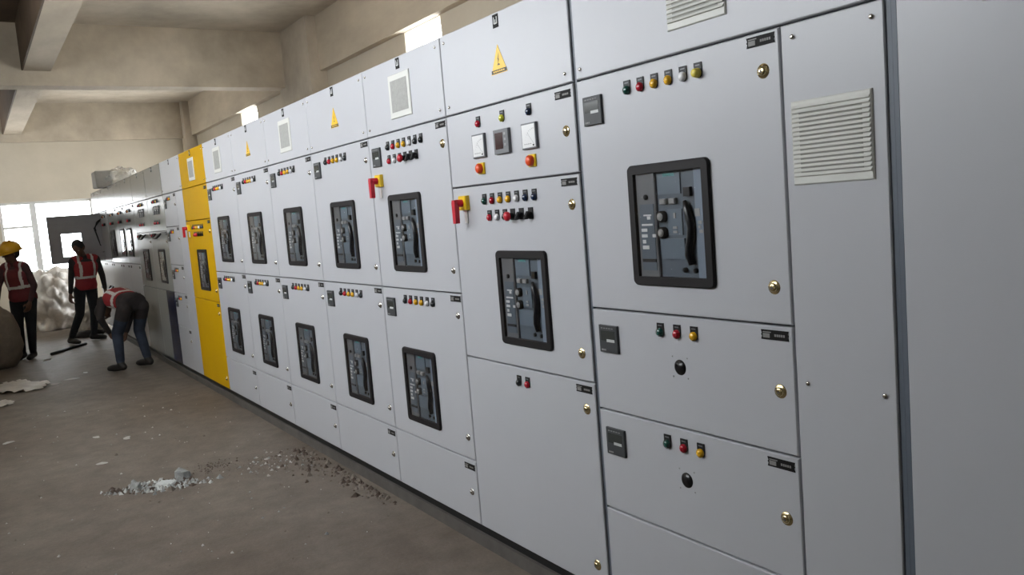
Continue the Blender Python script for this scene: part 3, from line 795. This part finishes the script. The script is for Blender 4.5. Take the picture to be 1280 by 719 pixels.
shard('plaster_chunk', -5.60, .86, .075, .035, 1.2, 'rubble_pale', 'flat whitish plaster shard in the middle of the rubble pile', 'debris', GP, 2, .03)
shard('plaster_chunk', -5.72, .99, .07, .06, .7, 'rubble_grey', 'pale grey plaster lump at the right of the rubble pile', 'debris', GP, 3, .05)
GS = 'paper scraps on the floor'
for i, (x, y, s, lab) in enumerate(((-10.86, .82, .09, 'pale paper scrap nearest the bending worker'), (-10.69, .64, .08, 'pale paper scrap beside the plastic sheet'), (-7.2, .87, .06, 'pale paper scrap, right of the two mid-floor scraps'),
        (-7.45, .68, .05, 'pale paper scrap, left of the two mid-floor scraps'), (-6.54, .61, .045, 'small pale scrap above the rubble pile'), (-7.9, .08, .06, 'pale paper scrap near the left edge of the floor'),
        (-13.0, .72, .10, 'pale paper scrap by the helmeted worker\'s foot'), (-11.2, 1.0, .05, 'tiny pale scrap in front of the bending worker'))):
    shard('paper_scrap', x, y, s*.6, s, i*.7, 'paper', lab, 'scrap', GS, 20+i, .006)
def sheet(name, x, y, sx, sy, rz, label, seed):
    bm = bmesh.new(); bmesh.ops.create_grid(bm, x_segments=22, y_segments=18, size=1)
    off = Vector((seed, seed*2, 0)); r = random.Random(seed)
    kill = []
    for v in bm.verts:
        a = math.atan2(v.co.y, v.co.x); rad = .72+.25*noise.noise(Vector((math.cos(a)*1.4, math.sin(a)*1.4, seed)))
        if v.co.length > rad: kill.append(v)
        v.co.z = .004+.05*abs(noise.noise(Vector((v.co.x*3, v.co.y*3, 0))+off))
        v.co.x *= sx; v.co.y *= sy
    bmesh.ops.delete(bm, geom=kill, context='VERTS')
    me = bpy.data.meshes.new(name); bm.to_mesh(me); bm.free(); me.materials.append(MATS['plastic_film'])
    for p in me.polygons: p.use_smooth = True
    o = link(name, me, None, (x, y, .002), (0, 0, rz)); return tag(o, label, 'plastic sheet', 'plastic sheets on the floor')
sheet('plastic_sheet', -10.9, .28, .75, .42, .2, 'larger crumpled pale plastic sheet on the floor at the left', 3.1)
sheet('plastic_sheet', -9.85, .05, .28, .22, .5, 'smaller crumpled plastic sheet at the left, nearer the camera', 5.7)
mb = MB(); mb.tube([(-13.45, .80, .02), (-13.65, .95, .02), (-13.9, 1.10, .02), (-14.15, 1.32, .02)], .02, 'black_plastic', 8)
tag(link('cable', mb.mesh('cable')), 'short dark cable lying on the floor between the workers', 'cable')
mb = MB(); mb.tube([(-15.4, 1.25, .03), (-15.2, 1.45, .045), (-15.3, 1.62, .03), (-15.6, 1.75, .03)], [.05, .075, .07, .03], 'shirt_dark', 8)
tag(link('rag', mb.mesh('rag')), 'dark rag lying behind the walking worker', 'rag')

# ------------------------------------------------------------------ people
def capsule(a, ra, b, rb, n=12, rings=3):
    a, b = Vector(a), Vector(b); d = b-a
    d = d.normalized() if d.length > 1e-6 else Vector((0, 0, 1))
    x = d.orthogonal().normalized(); y = d.cross(x); prof = []
    for i in range(rings+1):
        t = math.pi/2*i/rings; prof.append((a-d*ra*math.cos(t), ra*math.sin(t)))
    for i in range(rings+1):
        t = math.pi/2*i/rings; prof.append((b+d*rb*math.sin(t), rb*math.cos(t)))
    vs_ = []; fs = []
    for c_, r_ in prof:
        r_ = max(r_, 1e-4)
        vs_ += [c_+r_*(math.cos(2*math.pi*k/n)*x+math.sin(2*math.pi*k/n)*y) for k in range(n)]
    for i in range(len(prof)-1):
        for k in range(n): j = (k+1) % n; fs.append((i*n+k, i*n+j, (i+1)*n+j, (i+1)*n+k))
    fs += [tuple(range(n-1, -1, -1)), tuple(range((len(prof)-1)*n, len(prof)*n))]
    return vs_, fs
def loft(rings, n=20):
    """rings: (centre, half-width vector, half-depth vector)"""
    vs_ = []; fs = []
    for c_, a, b in rings:
        c_, a, b = Vector(c_), Vector(a), Vector(b)
        for k in range(n):
            t = 2*math.pi*k/n; ct, st = math.cos(t), math.sin(t)
            e = .8; vs_.append(c_+a*math.copysign(abs(ct)**e, ct)+b*math.copysign(abs(st)**e, st))
    m_ = len(rings)
    for i in range(m_-1):
        for k in range(n): j = (k+1) % n; fs.append((i*n+k, i*n+j, (i+1)*n+j, (i+1)*n+k))
    fs += [tuple(range(n-1, -1, -1)), tuple(range((m_-1)*n, m_*n))]
    return vs_, fs
def ellipsoid(c_, ax, n=14, m_=9):
    c_ = Vector(c_); A = [Vector(v) for v in ax]; vs_ = []; fs = []
    for i in range(m_+1):
        t = math.pi*i/m_
        for k in range(n):
            p_ = 2*math.pi*k/n; s = max(math.sin(t), .02)
            vs_.append(c_+A[0]*s*math.cos(p_)+A[1]*s*math.sin(p_)+A[2]*math.cos(t))
    for i in range(m_):
        for k in range(n): j = (k+1) % n; fs.append((i*n+k, i*n+j, (i+1)*n+j, (i+1)*n+k))
    fs += [tuple(range(n-1, -1, -1)), tuple(range(m_*n, (m_+1)*n))]
    return vs_, fs
def fuse(name, parts, voxel, smooth=6):
    """joins closed shapes into one continuous skin"""
    V = []; F = []
    for vs_, fs in parts:
        o_ = len(V); V += [tuple(v) for v in vs_]; F += [[o_+i for i in f] for f in fs]
    me = bpy.data.meshes.new(name); me.from_pydata(V, [], F)
    bm = bmesh.new(); bm.from_mesh(me); bmesh.ops.recalc_face_normals(bm, faces=bm.faces); bm.to_mesh(me); bm.free()
    ob = bpy.data.objects.new(name, me); col.objects.link(ob)
    r = ob.modifiers.new('r', 'REMESH'); r.mode = 'VOXEL'; r.voxel_size = voxel; r.use_smooth_shade = True
    s = ob.modifiers.new('s', 'SMOOTH'); s.factor = .5; s.iterations = smooth
    dg = bpy.context.evaluated_depsgraph_get(); out = bpy.data.meshes.new_from_object(ob.evaluated_get(dg))
    bpy.data.objects.remove(ob); bpy.data.meshes.remove(me); out.name = name
    for p in out.polygons: p.use_smooth = True
    return out
def assign(me, fn, mats):
    me.materials.clear()
    for m_ in mats: me.materials.append(MATS[m_])
    for p in me.polygons: p.material_index = fn(p.center)
def segd(p, a, b):
    ab = b-a; t = max(0, min(1, (p-a).dot(ab)/max(ab.length_squared, 1e-9))); return (p-a-ab*t).length

def person(label, loc, J, F, mats, vest_lo=-.07, shirt_lo=.06, helmet=False, lookdir=None, tilt=None, vest='vest_red', fists=(.9, .9)):
    """J: joints in metres relative to loc (x, y as in the room). F: facing (horizontal).
    The trunk follows hip -> chest; left/right limbs follow the given joints."""
    J = {k_: Vector(v) for k_, v in J.items()}
    Z = Vector((0, 0, 1)); F = Vector((*F, 0)).normalized(); L = Z.cross(F)
    up = (J['chest']-J['hip']).normalized()
    W = (J['shL']-J['shR']).normalized(); D = W.cross(up).normalized()        # width and depth axes of the trunk
    HW = (J['hipL']-J['hipR']).normalized()
    root = empty('person', loc); tag(root, label, 'person')
    hip, chest, neck, head = J['hip'], J['chest'], J['neck'], J['head']
    def trunk(k_=1.0, lo=-.06, hi=1.0):
        R_ = []
        for t, w, d in ((-.16, .12, .085), (-.06, .158, .105), (.12, .165, .112), (.35, .145, .100), (.60, .160, .108), (.85, .178, .115), (1.02, .172, .105), (1.14, .12, .08), (1.22, .075, .06)):
            if t < lo or t > hi+.25: continue
            ww = (HW*(1-min(1, max(0, t)))+W*min(1, max(0, t))).normalized()
            R_.append((hip+(chest-hip)*t, ww*w*k_, D*d*k_))
        return loft(R_)
    hu = (head-neck).normalized(); look = Vector(lookdir).normalized() if lookdir else F
    look = (look-hu*look.dot(hu)).normalized(); hl = hu.cross(look)
    hc = head
    parts = [trunk(1.0, -.2)]
    bones = []                                     # (a, b, region index): 0 skin 1 shirt 2 trousers 3 shoe
    def limb(a, ra, b, rb, reg): parts.append(capsule(a, ra, b, rb)); bones.append((Vector(a), Vector(b), reg, (ra+rb)/2))
    bones.append((hip+(chest-hip)*.15, chest+(chest-hip)*.1, 1, .12)); bones.append((hip-(chest-hip)*.1, hip+(chest-hip)*shirt_lo, 2, .12))
    if shirt_lo < 0: bones.append((hip-HW*.10-Z*.02, hip+HW*.10-Z*.02, 1, .20))
    limb(neck-hu*.08, .055, head-hu*.05, .050, 0)
    parts.append(ellipsoid(hc+hu*.02, (look*.098, hl*.076, hu*.105))); bones.append((hc-hu*.05, hc+hu*.06, 0, .09))
    parts.append(ellipsoid(hc-hu*.055+look*.028, (look*.068, hl*.056, hu*.062)))
    parts.append(capsule(hc+look*.092+hu*.012, .010, hc+look*.112-hu*.022, .014))          # nose
    parts.append(capsule(hc+look*.086-hu*.062-hl*.018, .009, hc+look*.086-hu*.062+hl*.018, .009))  # lips
    parts.append(capsule(hc+look*.078-hu*.098, .018, hc+look*.07-hu*.09, .02))              # chin
    for s in (-1, 1):
        parts.append(ellipsoid(hc+hl*.078*s-hu*.005, (look*.020, hl*.012, hu*.032)))        # ears
        parts.append(capsule(hc+look*.085+hu*.032+hl*.045*s, .010, hc+look*.092+hu*.034+hl*.012*s, .009))   # brows
    hands = []
    for k_, sg in (('L', 1), ('R', -1)):
        sh, el, wr, hp, kn, an, to = (J[q+k_] for q in ('sh', 'el', 'wr', 'hip', 'kn', 'an', 'to'))
        limb(sh, .060, el, .044, 1); limb(el, .044, wr+(el-wr)*.15, .034, 1); limb(wr+(el-wr)*.15, .027, wr, .024, 0)
        limb(hp, .092, kn, .066, 2); limb(kn, .066, an+(kn-an)*.12, .050, 2)
        fd = (to-an); fd.z = 0; fd.normalize(); he = Vector((an.x, an.y, an.z))-fd*.035; he.z = an.z-.035
        limb(an, .045, he, .042, 3); ball = an+fd*.12; ball.z = he.z-.012; toe = an+fd*.175; toe.z = he.z-.018
        limb(he, .042, ball, .042, 3); limb(ball, .042, toe, .033, 3)
        # hand: palm of four metacarpals, four jointed fingers, thumb leaving the side of the palm
        d = (wr-el).normalized(); s_ = (F-d*F.dot(d)); s_ = s_.normalized() if s_.length > .1 else L
        nn = d.cross(s_).normalized()*(1 if (d.cross(s_)).dot(-L*sg) > 0 else -1); cu = fists[0 if sg > 0 else 1]
        for i, (o_, ln) in enumerate(((.030, .068), (.010, .076), (-.010, .070), (-.028, .055))):
            b0 = wr+d*.085+s_*o_; limb(wr+d*.012+s_*o_*.6, .016, b0, .013, 0)
            d1 = d*math.cos(cu*.8)+nn*math.sin(cu*.8); d2 = d*math.cos(cu*1.9)+nn*math.sin(cu*1.9)
            limb(b0, .0105, b0+d1*ln*.5, .0095, 0); limb(b0+d1*ln*.5, .0095, b0+d1*ln*.5+d2*ln*.55, .0085, 0)
        t0 = wr+d*.03+s_*.028; t1 = t0+(d*.55+s_*.75+nn*.25).normalized()*.04; limb(t0, .013, t1, .0115, 0); limb(t1, .0115, t1+(d*.9+nn*.5).normalized()*.032, .009, 0)
    body = fuse('body', parts, .009, 5)
    def region(c_):
        c_ = Vector(c_); best, bi = 9, 1
        for a, b, reg, r_ in bones:
            q = segd(c_, a, b)-r_
            if q < best: best, bi = q, reg
        return bi
    assign(body, region, ['skin', mats[0], mats[1], 'shoe'])
    link('body', body, root)
    # eyes
    for s in (-1, 1):
        em = MB(); vs_, fs = ellipsoid(hc+look*.088+hu*.016+hl*.032*s, (look*.010, hl*.014, hu*.008), 10, 6); em.add(vs_, fs, 'eye', True); link('eye', em.mesh('eye'), root)
    # hair
    hp_ = [ellipsoid(hc+hu*.040-look*.014, (look*.100, hl*.088, hu*.098)), ellipsoid(hc+hu*.0-look*.045, (look*.068, hl*.084, hu*.09))]
    hair = fuse('hair', hp_, .012, 3)
    for v in hair.vertices: v.co += hu*.006*noise.noise(v.co*40)
    hair.materials.clear(); hair.materials.append(MATS['hair']); link('hair', hair, root)
    if helmet:
        hm = MB(); n = 24; prof = ((0, .132), (.03, .130), (.06, .120), (.09, .098), (.112, .065), (.124, .0))
        vs_ = []; fs = []; base = hc+hu*.045
        for z_, r_ in prof:
            for k_ in range(n):
                a = 2*math.pi*k_/n; rr = max(r_, .001); vs_.append(base+hu*z_+look*rr*1.10*math.cos(a)+hl*rr*.95*math.sin(a))
        for i in range(len(prof)-1):
            for k_ in range(n): j = (k_+1) % n; fs.append((i*n+k_, i*n+j, (i+1)*n+j, (i+1)*n+k_))
        hm.add(vs_, fs, 'helmet', True)
        vs_ = []; fs = []
        for k_ in range(n):                         # brim with a peak in front
            a = 2*math.pi*k_/n; pk = .018+.055*max(0, math.cos(a))**2
            for r_, z_ in ((.128, .0), (.128+pk, -.008-.010*max(0, math.cos(a))), (.128+pk, -.013-.010*max(0, math.cos(a))), (.124, -.008)):
                vs_.append(base+hu*z_+look*r_*1.10*math.cos(a)+hl*r_*.95*math.sin(a))
        for k_ in range(n):
            j = (k_+1) % n
            for q in range(4): fs.append((k_*4+q, j*4+q, j*4+(q+1) % 4, k_*4+(q+1) % 4))
        hm.add(vs_, fs, 'helmet', True)
        for s in (-.03, 0, .03):
            hm.tube([base+hl*s+look*.10+hu*.078, base+hl*s+look*.04+hu*.122, base+hl*s-look*.04+hu*.122, base+hl*s-look*.10+hu*.078], .007, 'helmet', 6)
        link('hard_hat', hm.mesh('hard_hat'), root)
    # hi-vis vest: a shell round the trunk, straps over the shoulders
    vp = [trunk(1.10, vest_lo, .95)]
    for k_ in ('L', 'R'):
        q = J['sh'+k_]; inn = (J['shL']+J['shR'])/2
        vp.append(capsule(inn+(q-inn)*.40+up*.035, .062, inn+(q-inn)*.86+up*.012, .066))
    vm = fuse('safety_vest', vp, .012, 5)
    ax = chest-hip; sx = W
    def vreg(c_):
        c_ = Vector(c_)-hip; t = c_.dot(ax)/ax.length_squared; s_ = abs(c_.dot(sx))
        if .42 < t < .53: return 1
        if t > .53 and .085 < s_ < .122: return 1
        return 0
    assign(vm, vreg, [vest, 'stripe']); link('safety_vest', vm, root)
    return root

# helmeted worker reaching towards the sack, turned to the left and slightly to the camera
person('worker in yellow hard hat and maroon reflective vest standing behind the brown sack', (-13.45, .50, 0), dict(
    hip=(0, .06, .84), chest=(.02, .02, 1.22), neck=(.03, .0, 1.36), head=(.06, -.02, 1.49),
    shL=(.13, .12, 1.29), shR=(-.08, -.12, 1.29), elL=(.16, .20, 1.02), wrL=(.20, .12, .80), elR=(-.02, -.22, 1.05), wrR=(.12, -.26, .84),
    hipL=(.06, .13, .82), hipR=(-.05, -.03, .82), knL=(.08, .10, .45), anL=(.05, .08, .09), toL=(.20, .02, .02), knR=(.05, -.05, .46), anR=(-.04, -.04, .09), toR=(.1, -.10, .02)),
    (.55, -.80), ('shirt_maroon', 'trouser_black'), helmet=True, lookdir=(.35, -1, -.15), vest='vest_maroon', fists=(.5, .8))
# walking worker, head bowed
person('bare-headed worker in red reflective vest walking with head bowed before the window', (-14.6, 1.42, 0), dict(
    hip=(0, .05, .84), chest=(.03, .07, 1.21), neck=(.05, .05, 1.35), head=(.12, .0, 1.47),
    shL=(-.03, .24, 1.28), shR=(.08, -.10, 1.28), elL=(-.02, .30, 1.01), wrL=(.04, .31, .78), elR=(.06, -.15, 1.00), wrR=(.12, -.19, .77),
    hipL=(-.05, .12, .82), hipR=(.05, -.05, .82), knL=(.0, .12, .45), anL=(-.08, .08, .09), toL=(.02, .22, .02), knR=(.16, -.10, .46), anR=(.10, -.26, .09), toR=(.22, -.19, .02)),
    (.80, .50), ('shirt_dark', 'trouser_black'), lookdir=(.7, -.35, -.45), fists=(1.1, .6))
# worker bent double over the floor
person('worker in jeans and red vest bent over towards the floor beside the cabinets', (-10.95, 1.47, 0), dict(
    hip=(.06, .10, .80), chest=(-.24, -.04, .87), neck=(-.38, -.12, .80), head=(-.47, -.16, .70),
    shL=(-.18, -.20, .84), shR=(-.38, .10, .84), elL=(-.12, -.25, .64), wrL=(-.20, -.16, .44), elR=(-.38, .12, .60), wrR=(-.34, .04, .40),
    hipL=(.08, .0, .74), hipR=(.0, .20, .74), knL=(-.02, -.10, .44), anL=(.12, -.12, .09), toL=(.02, -.2, .02), knR=(-.12, .16, .44), anR=(.02, .20, .09), toR=(-.08, .14, .02)),
    (-.85, -.4), ('shirt_dark', 'jeans'), vest_lo=.30, shirt_lo=-.35, lookdir=(-.3, -.1, -1), fists=(.7, .7))
